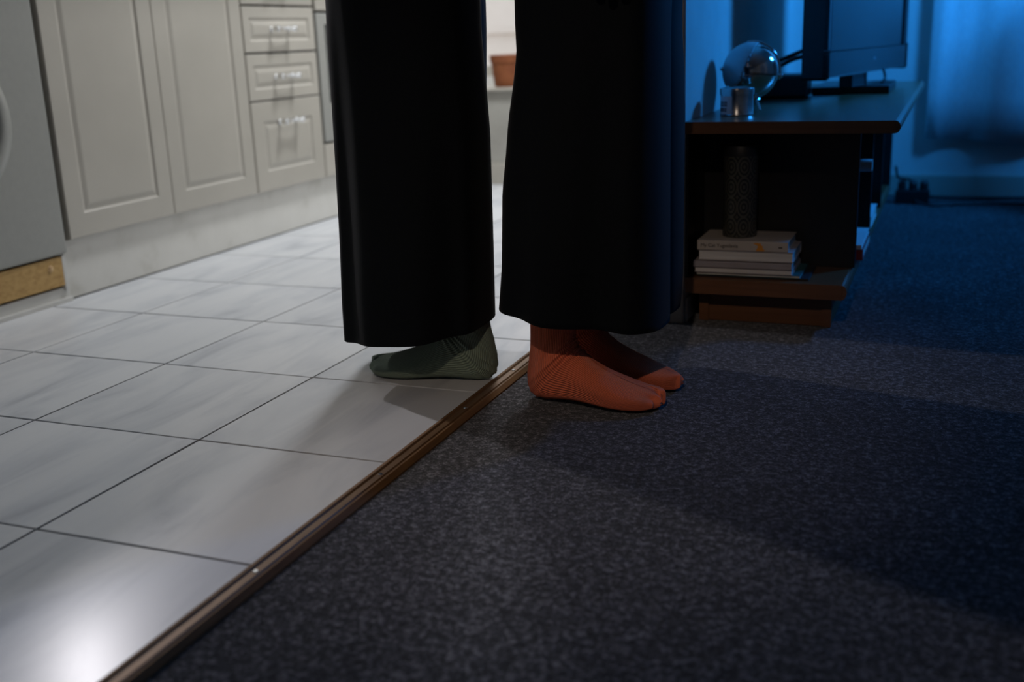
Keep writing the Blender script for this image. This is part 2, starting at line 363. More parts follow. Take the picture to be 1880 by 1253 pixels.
for z0, z1, hz, ins in ((.149, .424, .357, .060), (.4285, .5665, .497, .032), (.5725, .7075, .641, .032), (.7135, .855, .785, .032)):
    d = panel_front('drawer', 2.838, 3.238, z0, z1, 'cabinet_foil', c2, steps_for(ins)); handle(d, 3.035, hz)
ov = thing('oven', (-2.3, 3.545, 0), 'white built-in oven with dark glass window right of the drawers', 'oven')
box('body', KX+.002, FX-.02, 3.244, 3.842, .149, .88, 'dark_gap', ov)
dr = box('oven_door', FX-.02, FX+.002, 3.250, 3.836, .266, .690, 'enamel_white', ov, .004)
box('oven_window', FX-.01, FX+.0035, 3.30, 3.786, .395, .655, 'oven_glass', dr, .003)
hb = tube('oven_handle', [(FX+.04, 3.33, .672), (FX+.04, 3.545, .672), (FX+.04, 3.756, .672)], .008, 'chrome', dr)
box('control_panel', FX-.02, FX+.002, 3.250, 3.836, .698, .855, 'cabinet_foil', ov, .004)
box('lower_panel', FX-.02, FX, 3.244, 3.842, .149, .259, 'cabinet_foil', ov, .003)
c3 = thing('corner_cabinet', (-2.3, 4.02, 0), 'narrow cream end cabinet between oven and window sill', 'cabinet')
box('body', KX+.002, FX-.019, 3.845, 4.18, .149, .88, 'cabinet_foil', c3)
panel_front('door', 3.847, 4.178, .149, .855, 'cabinet_foil', c3, steps_for(.056))
kb = struct(box('trim_kickboard', -2.025, -2.007, 2.024, 4.18, -.002, .1465, 'kickboard', bev=.0015))
struct(box('trim_seal', -2.0072, -2.0045, 2.024, 4.18, -.003, .0028, 'dark_gap'))
wt = tag(box('worktop', KX+.002, -1.93, 1.40, 4.18, .882, .92, 'worktop', bev=.004, origin=(-2.3, 2.8, .882)), 'speckled grey worktop running above the washing machine and cabinets', 'worktop')
# washing machine
wmx = thing('washing_machine', (-2.29, 1.72, 0), 'white washing machine with round door at the left edge', 'washing machine')
box('body', KX+.03, FX+.001, 1.42, 2.020, .119, .875, 'enamel_white', wmx, .008, 3)
dc = (FX+.001, 1.727, .452)
lathe('door', dc, [(.175, 0), (.175, .006), (.168, .014), (.150, .018), (.135, .016), (.125, .006)], 'enamel_white', wmx, 64, 'x')
lathe('door_glass', dc, [(.126, .002), (.11, .02), (.07, .032), (.01, .036)], 'oven_glass', wmx, 48, 'x')
pl = box('plinth_board', FX-.016, FX-.004, 1.40, 2.0005, .043, .114, 'bare_chipboard', wmx, .001)
lathe('screw', (FX-.0045, 1.962, .0915), [(.0085, 0), (.0085, .0012), (.006, .002), (.0055, .001), (.0050, .001), (.0048, .004), (.001, .005)], 'brass_screw', pl, 20, 'x')
box('dark_recess', FX-.03, FX-.017, 1.40, 2.004, .0, .12, 'dark_gap', wmx)
box('side_trim', FX-.02, FX-.004, 2.001, 2.012, .03, .116, 'trim_white', wmx, .001)
struct(box('trim_1', FX-.022, FX-.010, 1.38, 2.018, -.002, .037, 'trim_white', bev=.002))
struct(box('trim_2', FX-.010, FX-.002, 1.38, 2.020, -.002, .012, 'trim_white', bev=.003))

# flower pot on the sill
PX, PY, PZ = -1.738, 4.30, .392
pot = thing('flower_pot', (PX, PY, PZ), 'small terracotta flower pot on the kitchen window sill', 'flower pot')
lathe('pot', (PX, PY, PZ), [(.045, 0), (.048, .004), (.053, .034), (.0555, .052), (.060, .098), (.0635, .100), (.066, .128), (.064, .130), (.058, .130), (.056, .115), (.05, .112)], 'terracotta', pot, 48)
lathe('soil', (PX, PY, PZ), [(.052, .10), (.052, .112), (.03, .118), (.002, .119)], 'soil', pot, 24)

# kitchen lamps
kl = thing('ceiling_lamp', (-1.37, 3.52, TOPZ), 'round white ceiling lamp in the kitchen', 'lamp')
lathe('base', (-1.37, 3.52, TOPZ-.03), [(.24, 0), (.25, .012), (.25, .03)], 'enamel_white', kl, 40)
lathe('diffuser', (-1.37, 3.52, TOPZ-.085), [(.01, 0), (.12, .008), (.20, .03), (.238, .055)], 'kitchen_diffuser', kl, 40)
def area(name, loc, target, size, power, col, parent, shape='DISK', size_y=None):
    l = bpy.data.lights.new(name, 'AREA'); l.shape = shape; l.size = size; l.energy = power; l.color = col
    if size_y: l.size_y = size_y
    o = bpy.data.objects.new(name, l); COL.objects.link(o)
    d = Vector(target)-Vector(loc); o.rotation_euler = d.to_track_quat('-Z', 'Y').to_euler()
    o.parent = parent; o.location = Vector(loc)-wpos(parent); return o
def point(name, loc, rad, power, col, parent):
    l = bpy.data.lights.new(name, 'POINT'); l.shadow_soft_size = rad; l.energy = power; l.color = col
    o = bpy.data.objects.new(name, l); COL.objects.link(o); o.parent = parent; o.location = Vector(loc)-wpos(parent); return o
area('lamp_light', (-1.37, 3.52, TOPZ-.10), (-1.37, 3.52, 0), .34, P_KITCHEN, (.95, .985, 1.03), kl)
ul = thing('wall_lamp', (-2.57, 2.42, 1.45), 'small reflector spot lamp on the wall above the worktop', 'lamp')
box('wall_plate', KX, KX+.012, 2.36, 2.48, 1.45, 1.55, 'enamel_white', ul, .004)
WL = Vector((-2.52, 2.37, 1.43)); wd = (Vector((-.45, 1.0, 0))-WL).normalized()
tube('arm', [(KX+.01, 2.42, 1.50), (KX+.025, 2.41, 1.51), tuple(WL-wd*.03)], .007, 'enamel_white', ul)
def cone(name, prof, m):
    q_ = wd.to_track_quat('Z', 'Y'); V, F = [], []; n = 32
    for r, h in prof:
        for k in range(n): V.append(WL+q_ @ Vector((r*math.cos(2*math.pi*k/n), r*math.sin(2*math.pi*k/n), h)))
    for i in range(len(prof)-1):
        for k in range(n): F.append((i*n+k, i*n+(k+1) % n, (i+1)*n+(k+1) % n, (i+1)*n+k))
    F.append(tuple(range(n-1, -1, -1))); F.append(tuple((len(prof)-1)*n+k for k in range(n)))
    return fixn(obj(name, V, F, m, ul, True))
cone('reflector', [(.018, -.03), (.03, -.025), (.055, .03), (.052, .03), (.028, -.018), (.004, -.018)], 'enamel_white')
cone('bulb', [(.012, -.016), (.03, -.008), (.034, .002), (.026, .010), (.006, .014)], 'wall_lamp_tube')
wl = area('lamp_light', WL+wd*.022, WL+wd, .07, P_WALLLAMP, (1, .96, 1), ul); wl.data.spread = R(100)

# ------------------------------------------------------------------ media stand with its things
st = thing('media_stand', (-.33, 2.9, 0), 'low brown wooden media stand with black dividers along the wall', 'media stand')
SY0, SY1 = 2.15, 3.65
def slab(name, x0, x1, z0, z1, y0, y1, m, r=.006):
    """rounded nose on the room side"""
    h = z1-z0; prof = [(x0, z0), (x1-r*1.6, z0)]
    prof += [(x1-r*1.6+r*1.6*math.sin(a), (z0+z1)/2-h/2*math.cos(a)) for a in [R(t) for t in (25, 50, 75, 90, 105, 130, 155)]]
    prof += [(x1-r*1.6, z1), (x0, z1)]
    return prism_y(name, prof, y0, y1, m, st)
tp = slab('top_board', LX+.002, -.088, .389, .4125, SY0+.001, SY1, 'beech_laminate')
box('edge_band', LX+.002, -.096, SY0-.0005, SY0+.001, .3895, .412, 'beech_edge', tp)
bs = slab('bottom_shelf', LX+.006, -.170, .066, .0965, SY0+.001, SY1, 'beech_laminate')
box('edge_band', LX+.006, -.178, SY0-.0005, SY0+.001, .0665, .096, 'beech_edge', bs)
pb = box('plinth', -.468, -.202, SY0+.052, SY1-.04, -.001, .066, 'beech_edge', st, .001)
box('plinth_frame', -.469, -.450, SY0+.046, SY0+.0525, -.001, .0655, 'beech_edge', pb)
box('plinth_frame', -.220, -.2015, SY0+.046, SY0+.0525, -.001, .0655, 'beech_edge', pb)
for y in (2.320, 2.724, 3.146, 3.607):
    box('divider', LX+.008, -.170, y, y+.019, .0965, .389, 'black_panel', st, .0008)
box('back_panel', LX+.003, LX+.008, SY0+.01, SY1-.002, .0965, .389, 'black_panel', st)
# books in the end bay, bottom to top
def book(x0, x1, y0, y1, z0, z1, covm, spine, label, group='books stacked in the end of the media stand', rz=0):
    """spine: 'near' puts the spine at y0, 'far' shows the page edge at y0"""
    b = thing('book', ((x0+x1)/2, (y0+y1)/2, z0), label, 'book', group)
    t = min(.0022, (z1-z0)*.14)
    if spine == 'near':
        prof_y = [y0, y0+.003]
        box('cover', x0, x1, y0, y1, z0, z0+t, covm, b, .0005, 1); box('cover', x0, x1, y0, y1, z1-t, z1, covm, b, .0005, 1)
        box('spine', x0, x1, y0-.0005, y0+t, z0+t*.5, z1-t*.5, covm, b, .0005, 1)
        box('pages', x0+.002, x1-.002, y0+t, y1-.003, z0+t, z1-t, 'paper', b)
    else:
        box('cover', x0, x1, y0, y1, z0, z0+t, covm, b, .0005, 1); box('cover', x0, x1, y0, y1, z1-t, z1, covm, b, .0005, 1)
        box('spine', x0, x1, y1-t, y1, z0+t*.5, z1-t*.5, covm, b, .0005, 1)
        box('pages', x0+.0015, x1-.0015, y0+.0015, y1-t, z0+t, z1-t, 'paper', b)
    if rz: b.rotation_euler = (0, 0, rz)
    return b
z = .0968
book(-.468, -.246, 2.176, 2.312, z, z+.0042, 'cover_black', 'near', 'thin dark book at the very bottom of the book stack'); z += .0044
book(-.472, -.262, 2.174, 2.300, z, z+.0052, 'cover_teal', 'far', 'thin teal-covered book second from the bottom of the book stack'); z += .0054
book(-.475, -.278, 2.171, 2.300, z, z+.0112, 'cover_taupe', 'far', 'pale book third from the bottom of the book stack'); z += .0114
book(-.477, -.279, 2.169, 2.296, z, z+.0126, 'cover_taupe', 'near', 'pale paperback fourth from the bottom, longest of the book stack'); z += .0142
book(-.467, -.277, 2.172, 2.300, z, z+.0215, 'cover_grey', 'far', 'thick pale book just under the topmost book of the stack'); z += .0217
by0 = 2.170
bt = book(-.469, -.287, by0, 2.296, z, z+.0200, 'cover_cream', 'near', 'topmost cream book with black spine lettering and orange figure')
mw = Matrix(((1, 0, 0, -.462), (0, 0, -1, by0-.0008), (0, 1, 0, z+.0068), (0, 0, 0, 1)))
text_mesh('spine_lettering', 'My Cat Yugoslavia', .0102, 'ink', mw, bt)
mw2 = Matrix(((1, 0, 0, -.3055), (0, 0, -1, by0-.0008), (0, 1, 0, z+.0085), (0, 0, 0, 1)))
box('spine_mark', -.3055, -.298, by0-.0010, by0-.0004, z+.0080, z+.0105, 'ink', bt)
fig = [(-.350, .001), (-.334, .001), (-.3325, .004), (-.336, .006), (-.337, .012), (-.340, .0135), (-.3405, .017), (-.343, .0165), (-.347, .018), (-.352, .017), (-.3555, .0185), (-.354, .015), (-.349, .0135), (-.346, .010), (-.349, .005)]
vs_ = [(x, by0-.0010, z+h) for x, h in fig]+[(x, by0-.0004, z+h) for x, h in fig]; n_ = len(fig)
fixn(obj('spine_figure', vs_, [tuple(range(n_)), tuple(range(2*n_-1, n_-1, -1))]+[(i, (i+1) % n_, n_+(i+1) % n_, n_+i) for i in range(n_)], 'cover_orange', bt))
ztop = z+.0200
# patterned tin cylinder on the books
vx, vy = -.395, 2.235
va = thing('storage_tin', (vx, vy, ztop), 'tall dark patterned cylinder tin standing on the book stack', 'tin')
lathe('body', (vx, vy, ztop), [(.033, 0), (.0345, .003), (.0345, .165)], 'patterned_tin', va, 48, uv=True)
lathe('lid', (vx, vy, ztop+.1652), [(.0350, 0), (.0350, .020), (.0335, .022), (.032, .0215), (.01, .0215)], 'cover_black', va, 48)
# things in the side bays
book(-.44, -.160, 2.40, 2.62, .0968, .121, 'cover_red', 'near', 'thick red book with white page edge in the second bay of the stand', 'books in the side bays')
book(-.43, -.163, 2.395, 2.615, .1212, .131, 'cover_white', 'near', 'white notebook lying on the red book in the second bay of the stand', 'books in the side bays')
bb = tag(box('black_case', -.46, -.195, 2.39, 2.66, .1315, .281, 'black_plastic', bev=.004, origin=(-.33, 2.52, .1315)), 'black case lying on the white notebook in the second bay', 'case')
rl = thing('paper_roll', (-.30, 2.45, .2812), 'white paper roll lying on the black case in the second bay', 'paper roll')
lathe('roll', (-.40, 2.45, .2947), [(.004, 0), (.0128, 0), (.0133, .002), (.0133, .245), (.0128, .247), (.005, .247)], 'cover_white', rl, 36, 'x')
book(-.42, -.172, 2.80, 3.02, .0968, .126, 'cover_white', 'near', 'thick white book lying in the third bay of the stand', 'books in the side bays')

# tin can
cx, cy, cz = -.4215, 2.325, .4127
cn = thing('tin_can', (cx, cy, cz), 'small round metal tin with white label beside the steel globe lamp', 'tin')
lathe('body', (cx, cy, cz), [(.033, 0), (.0345, .001), (.0345, .003), (.0338, .004), (.0338, .042)], 'tin_metal', cn, 56)
lathe('lid', (cx, cy, cz+.0421), [(.0355, 0), (.0355, .011), (.0345, .0135), (.031, .0142), (.030, .0135), (.004, .0135)], 'tin_metal', cn, 56)
def wrap(name, a0, a1, h0, h1, r, m, parent, n=14):
    v, f = [], []
    for k in range(n+1):
        a = R(a0+(a1-a0)*k/n)
        for rr in (r, r+.0003):
            for h in (h0, h1): v.append((cx+rr*math.cos(a), cy+rr*math.sin(a), cz+h))
    for k in range(n):
        b = 4*k
        for q, s in ((0, 1), (1, 3), (3, 2), (2, 0)): f.append((b+q, b+s, b+4+s, b+4+q))
    f += [(0, 1, 3, 2), (4*n, 4*n+2, 4*n+3, 4*n+1)]
    return fixn(obj(name, v, f, m, parent))
lb = wrap('label', 160, 262, .004, .040, .0339, 'paper_label', cn)
for z0, segs in ((.027, ((206, 214), (216, 224), (226, 232), (234, 244))), (.0235, ((206, 212), (214, 226), (228, 236), (238, 244))), (.020, ((206, 220), (222, 230), (232, 244)))):
    for a, b in segs: wrap('printed_line', a, b, z0, z0+.0022, .0342, 'ink', lb, 3)
for k in range(11): wrap('barcode_bar', 204+k*3.6, 204+k*3.6+(1.2 if k % 3 else 2.4), .009, .0165, .0342, 'ink', lb, 1)

# steel globe lamp
gx, gy, gz = -.4155, 2.455, .4965
GR = .062
gl = thing('globe_lamp', (gx, gy, .4127), 'round polished steel globe table lamp on a wire foot', 'lamp')
def sphere_part(name, c, r, m, parent, keep, seg=56, rings=36, thick=.0012):
    bm = bmesh.new(); bmesh.ops.create_uvsphere(bm, u_segments=seg, v_segments=rings, radius=r)
    bmesh.ops.delete(bm, geom=[f for f in bm.faces if not keep(f.calc_center_median().normalized())], context='FACES')
    bmesh.ops.recalc_face_normals(bm, faces=bm.faces[:])
    bmesh.ops.solidify(bm, geom=bm.faces[:], thickness=thick)
    for v in bm.verts: v.co += Vector(c)
    return from_bm(name, bm, m, parent, True)
hd = Vector((.90, .30, .25)).normalized()
ax1 = Vector((.82, -.50, .20)).normalized()
sphere_part('inner_globe', (gx, gy, gz), GR-.0030, 'lamp_steel', gl, lambda n: True, 64, 40)
shell_n = Vector((-.93, -.02, .36)).normalized()
sphere_part('outer_shell', (gx, gy, gz), GR, 'lamp_shell_matte', gl, lambda n: n.dot(shell_n) > .12 and n.dot(Vector((-.25, 0, 1)).normalized()) > -.28, 96, 64)
vv = []
side = Vector((.93, .15, .2)).normalized()
# narrow rim arc around the globe and its two pivots
rimu = Vector((.92, .38, 0)).normalized(); rimv = Vector((0, 0, 1))
tube('rim', [Vector((gx, gy, gz))+(rimu*math.cos(R(a))+rimv*math.sin(R(a)))*(GR+.0012) for a in range(-18, 108, 9)], .0022, 'lamp_steel', gl, 8, 3)
for s in (1, -1):
    c = Vector((gx, gy, gz))+rimu*s*(GR+.001)+Vector((0, 0, -.012 if s > 0 else .008))
    lathe('pivot', c, [(.0045, -.004), (.0055, 0), (.0045, .004), (.002, .006)], 'chrome', gl, 16, 'x')
for k in range(3):
    a = R(-50+120*k)
    tube('foot_wire', [(gx+.018*math.cos(a), gy+.018*math.sin(a), gz-GR+.006), (gx+.030*math.cos(a), gy+.030*math.sin(a), .4127+.016), (gx+.042*math.cos(a), gy+.042*math.sin(a), .4127+.0025)], .0024, 'chrome', gl, 10)
lathe('foot_ring', (gx, gy, gz-GR-.001), [(.020, 0), (.023, .004), (.021, .008), (.012, .009)], 'chrome', gl, 28)

# television
tv = thing('television', (-.215, 3.08, .4127), 'black flat television on the media stand with a bluish screen', 'television')
L_, R_ = Vector((-.286, 2.735, 0)), Vector((-.141, 3.43, 0)); dv = (R_-L_).normalized(); nv = Vector((dv.y, -dv.x, 0))
TZ0, TZ1 = .466, .885
def tvbox(name, a0, a1, d0, d1, z0, z1, m, parent, bev=.002):
    """a along the screen, d towards the viewer of the screen"""
    bm = bmesh.new(); bmesh.ops.create_cube(bm, size=1)
    for v in bm.verts:
        a = a0 if v.co.x < 0 else a1; d = d0 if v.co.y < 0 else d1; zz = z0 if v.co.z < 0 else z1
        p = L_+dv*a+nv*d; v.co = Vector((p.x, p.y, zz))
    if bev: bmesh.ops.bevel(bm, geom=bm.edges[:], offset=bev, segments=2, profile=.6, affect='EDGES')
    return from_bm(name, bm, m, parent)
TL = (R_-L_).length
tvbox('housing', 0, TL, -.055, -.004, TZ0, TZ1, 'black_plastic', tv, .006)
tvbox('rear_bulge', .10, TL-.10, -.085, -.054, TZ0+.06, TZ1-.06, 'black_plastic', tv, .01)
scn = tvbox('screen', .018, TL-.030, -.0045, -.0015, TZ0+.062, TZ1-.02, 'screen_glass', tv, 0)
for n_, a in (('bezel', (0, .018, TZ0+.055, TZ1)), ('bezel', (TL-.030, TL, TZ0+.055, TZ1)), ('bezel', (.018, TL-.030, TZ1-.02, TZ1))):
    tvbox(n_, a[0], a[1], -.006, .002, a[2], a[3], 'black_plastic' if a[0] > .3 else 'silver_plastic', tv, .001)
lp = tvbox('lower_bezel', 0, TL, -.006, .004, TZ0, TZ0+.0615, 'screen_glass', tv, .003)
tvbox('maker_mark', TL*.52, TL*.56, .0038, .0046, TZ0+.030, TZ0+.037, 'silver_plastic', lp, 0)
nk = tvbox('neck', TL*.34, TL*.52, -.04, -.012, .4325, TZ0+.002, 'black_plastic', tv, .003)
box('pedestal', -.350, -.156, 3.00, 3.32, .4128, .4325, 'black_plastic', tv, .003)
tube('support_wire', [(-.185, 3.20, .467), (-.180, 3.19, .455), (-.178, 3.18, .443), (-.186, 3.17, .433)], .004, 'black_plastic', tv)
sp = thing('speaker_box', (-.43, 2.92, .4127), 'small black rounded box on the stand between globe lamp and television', 'box')
bx_ = box('housing', -.476, -.345, 2.86, 2.97, .4128, .472, 'black_plastic', sp, .012, 4)
box('grille', -.470, -.351, 2.858, 2.861, .420, .462, 'cable_rubber', sp, .001)
tag(tube('television_cable', [(-.470, 2.830, .475), (-.455, 2.850, .488), (-.425, 2.90, .503), (-.385, 2.93, .520), (-.352, 2.93, .532)], .0055, 'cable_rubber', origin=(-.47, 2.84, .447)), 'upper black cable rising from the box to the television back', 'cable', 'cables behind the television')
tag(tube('television_cable', [(-.462, 2.83, .440), (-.448, 2.85, .468), (-.420, 2.885, .490), (-.385, 2.91, .508), (-.352, 2.92, .515)], .0055, 'cable_rubber', origin=(-.46, 2.83, .44)), 'lower black cable rising from the box to the television back', 'cable', 'cables behind the television')

# cables and power strip on the carpet at the far end
ps = thing('power_strip', (-.12, 3.90, 0), 'black power strip on the carpet behind the media stand', 'power strip')
box('body', -.165, -.055, 3.865, 3.925, -.002, .045, 'black_plastic', ps, .006)
for k in range(3): lathe('plug', (-.145+k*.035, 3.895, .0445), [(.014, 0), (.014, .022), (.009, .030), (.004, .032)], 'black_plastic', ps, 16)
for i, (pts, lab) in enumerate((
    ([(-.16, 3.72, .14), (-.155, 3.78, .10), (-.14, 3.86, .085), (-.12, 3.90, .075)], 'thin black cable dropping from the stand to the power strip'),
    ([(-.052, 3.90, .020), (-.01, 3.955, .010), (.07, 3.985, .004), (.18, 4.015, .004), (.32, 4.035, .004)], 'long black cable trailing from the power strip along the back wall'),
    ([(-.10, 3.858, .012), (-.06, 3.825, .004), (.00, 3.832, .004), (.06, 3.858, .004), (.16, 3.876, .004), (.30, 3.882, .004)], 'dark cable curving across the carpet in front of the power strip'))):
    tag(tube('power_cable', pts, .0042, 'cable_rubber', origin=pts[0]), lab, 'cable', 'cables on the carpet behind the stand')

# curtain
NC, NR = 260, 14
cv, cf = [], []
for j in range(NR+1):
    t = j/NR
    for i in range(NC+1):
        x = -.085+i*(1.75/NC)
        ph = x*24+1.4*math.sin(x*7)+.7*math.sin(x*13+1)
        amp = .006+.005*t
        hem = .205-.016*(1/(1+math.exp(-(x-.03)*60)))+.006*math.sin(x*23)
        zz = 2.28*(1-t)+hem*t
        cv.append((x, YB-.050+amp*math.sin(ph)+.003*math.sin(ph*2.3+t*2), zz))
for j in range(NR):
    for i in range(NC):
        a = j*(NC+1)+i; cf.append((a, a+1, a+NC+2, a+NC+1))
ct = thing('curtain', (.75, YB-.05, .19), 'white floor-length sheer curtain lit blue on the far wall', 'curtain')
co = obj('cloth', cv, cf, 'sheer_curtain', ct, True)
sm = co.modifiers.new('thickness', 'SOLIDIFY'); sm.thickness = .0012
tube('curtain_rail', [(-.2, YB-.05, 2.30), (.7, YB-.05, 2.30), (1.75, YB-.05, 2.30)], .011, 'chrome', ct)

# living-room lamps
PL = Vector((.04, -.92, 2.14)); pd = (Vector((-.62, 1.64, .05))-PL).normalized()
ll = thing('ceiling_spot', (PL.x, PL.y, TOPZ), 'small black ceiling spot lamp aimed at the doorway floor', 'lamp')
lathe('ceiling_plate', (PL.x, PL.y, TOPZ-.02), [(.045, 0), (.05, .006), (.05, .02)], 'black_panel', ll, 28)
tube('arm', [(PL.x, PL.y, TOPZ-.02), (PL.x, PL.y, TOPZ-.06), tuple(PL-pd*.05)], .006, 'black_panel', ll)
def spot_cone(name, prof, m, cap):
    q_ = pd.to_track_quat('Z', 'Y'); V, F = [], []; n = 32
    for r, h in prof:
        for k in range(n): V.append(PL+q_ @ Vector((r*math.cos(2*math.pi*k/n), r*math.sin(2*math.pi*k/n), h)))
    for i in range(len(prof)-1):
        for k in range(n): F.append((i*n+k, i*n+(k+1) % n, (i+1)*n+(k+1) % n, (i+1)*n+k))
    F.append(tuple(range(n-1, -1, -1)))
    if cap: F.append(tuple((len(prof)-1)*n+k for k in range(n)))
    return fixn(obj(name, V, F, m, ll, True))
spot_cone('lamp_head', [(.012, -.055), (.034, -.05), (.038, .05), (.035, .05), (.031, -.03), (.01, -.04)], 'black_panel', True)
spot_cone('bulb', [(.01, -.03), (.024, -.02), (.026, 0), (.015, .008), (.004, .01)], 'living_diffuser', True)
lt = bpy.data.lights.new('lamp_light', 'SPOT'); lt.energy = P_LIVING; lt.color = (1, .80, .64); lt.spot_size = R(27); lt.spot_blend = 1.0; lt.shadow_soft_size = .028
lo = bpy.data.objects.new('lamp_light', lt); COL.objects.link(lo); lo.rotation_euler = pd.to_track_quat('-Z', 'Y').to_euler(); lo.parent = ll; lo.location = PL+pd*.055-wpos(ll)

bl = thing('light_panel', (.66, 3.22, 0), 'blue glowing rectangular light panel on a thin stand beside the curtain', 'lamp')
BC = Vector((.64, 3.20, 1.15)); bd = Vector((-1, .12, -.05)).normalized()
tube('pole', [(.66, 3.22, 0), (.66, 3.22, .6), (.66, 3.22, 1.18)], .010, 'black_plastic', bl)
lathe('foot', (.66, 3.22, -.002), [(.12, 0), (.12, .008), (.02, .016), (.012, .03)], 'black_plastic', bl, 32)
q = bd.to_track_quat('-Z', 'Y')
def panelbox(name, sx, sy, z0, z1, m):
    bm = bmesh.new(); bmesh.ops.create_cube(bm, size=1)
    for v in bm.verts: v.co = BC+q @ Vector((v.co.x*sx, v.co.y*sy, z0 if v.co.z < 0 else z1))
    return from_bm(name, bm, m, bl)
panelbox('housing', .40, .20, .004, .022, 'black_plastic')
panelbox('diffuser', .38, .18, -.001, .004, 'blue_diffuser')
area('lamp_light', BC+bd*.012, BC+bd, .36, P_BLUE, (.02, .30, 1), bl, 'RECTANGLE', .16)

# vase shape added out of view to throw a rounded shadow on the curtain
fv = thing('added_shadow_vase', (.37, 3.62, 0), 'tall narrow dark vase shape added out of view for its curtain shadow', 'vase')
lathe('vase', (.37, 3.62, -.002), [(.045, 0), (.055, .01), (.062, .2), (.058, .45), (.050, .60), (.046, .70), (.044, .78), (.036, .825), (.022, .845), (.018, .842), (.03, .82)], 'black_panel', fv, 40)

# ------------------------------------------------------------------ the two people
def interp(tab, z):
    if z <= tab[0][0]: return tab[0][1]
    for (a, va_), (b, vb) in zip(tab, tab[1:]):
        if z <= b:
            t = (z-a)/(b-a); return va_+(vb-va_)*t
    return tab[-1][1]
def leg_loft(xl, xr, yc, hb, hemf, zt, folds, seed):
    """one wide trouser leg; xl/xr: (z, x) tables, hemf(angle)->hem height; returns verts, faces (double-walled at the hem)"""
    NS, NZ = 120, 46; V, F = [], []
    rnd = random.Random(seed); ph = [rnd.uniform(0, 6.28) for _ in range(6)]
    def ring_pt(a, z, zh, off=0):
        l, r = interp(xl, z), interp(xr, z); cx_, rx = (l+r)/2, (r-l)/2-off
        b_ = interp(hb, z)-off; y_ = interp(yc, z)
        w_ = max(0, 1-(z-zh)/.75)
        m = 0
        for (n, am, p) in folds: m += am*math.cos(n*a+p+.35*math.sin(z*5+n))*w_
        ca, sa = math.cos(a), math.sin(a)
        ex = .82
        px = math.copysign(abs(ca)**ex, ca); py = math.copysign(abs(sa)**ex, sa)
        lat = abs(sa)**1.2
        return Vector((cx_+rx*px*(1+m*.25*lat), y_+b_*py*(1+m), z))
    rows = []
    for j in range(NZ+1):
        t = j/NZ; row = []
        for k in range(NS):
            a = 2*math.pi*k/NS; zh = hemf(a); z_ = zh+(zt-zh)*(t**1.15)
            row.append(len(V)); p = ring_pt(a, z_, zh)
            if j == 0: p.z += .0015
            V.append(p)
        rows.append(row)
    inner = []
    for (dz, off) in ((0, .0015), (.004, .004), (.04, .0045), (.12, .006)):
        row = []
        for k in range(NS):
            a = 2*math.pi*k/NS; zh = hemf(a); row.append(len(V)); V.append(ring_pt(a, zh+dz, zh, off))
        inner.append(row)
    def band(r0, r1):
        for k in range(NS):
            k2 = (k+1) % NS; F.append((r0[k], r0[k2], r1[k2], r1[k]))
    for j in range(NZ): band(rows[j], rows[j+1])
    band(inner[0], rows[0])
    for j in range(len(inner)-1): band(inner[j+1], inner[j])
    F.append(tuple(rows[-1])); return V, F

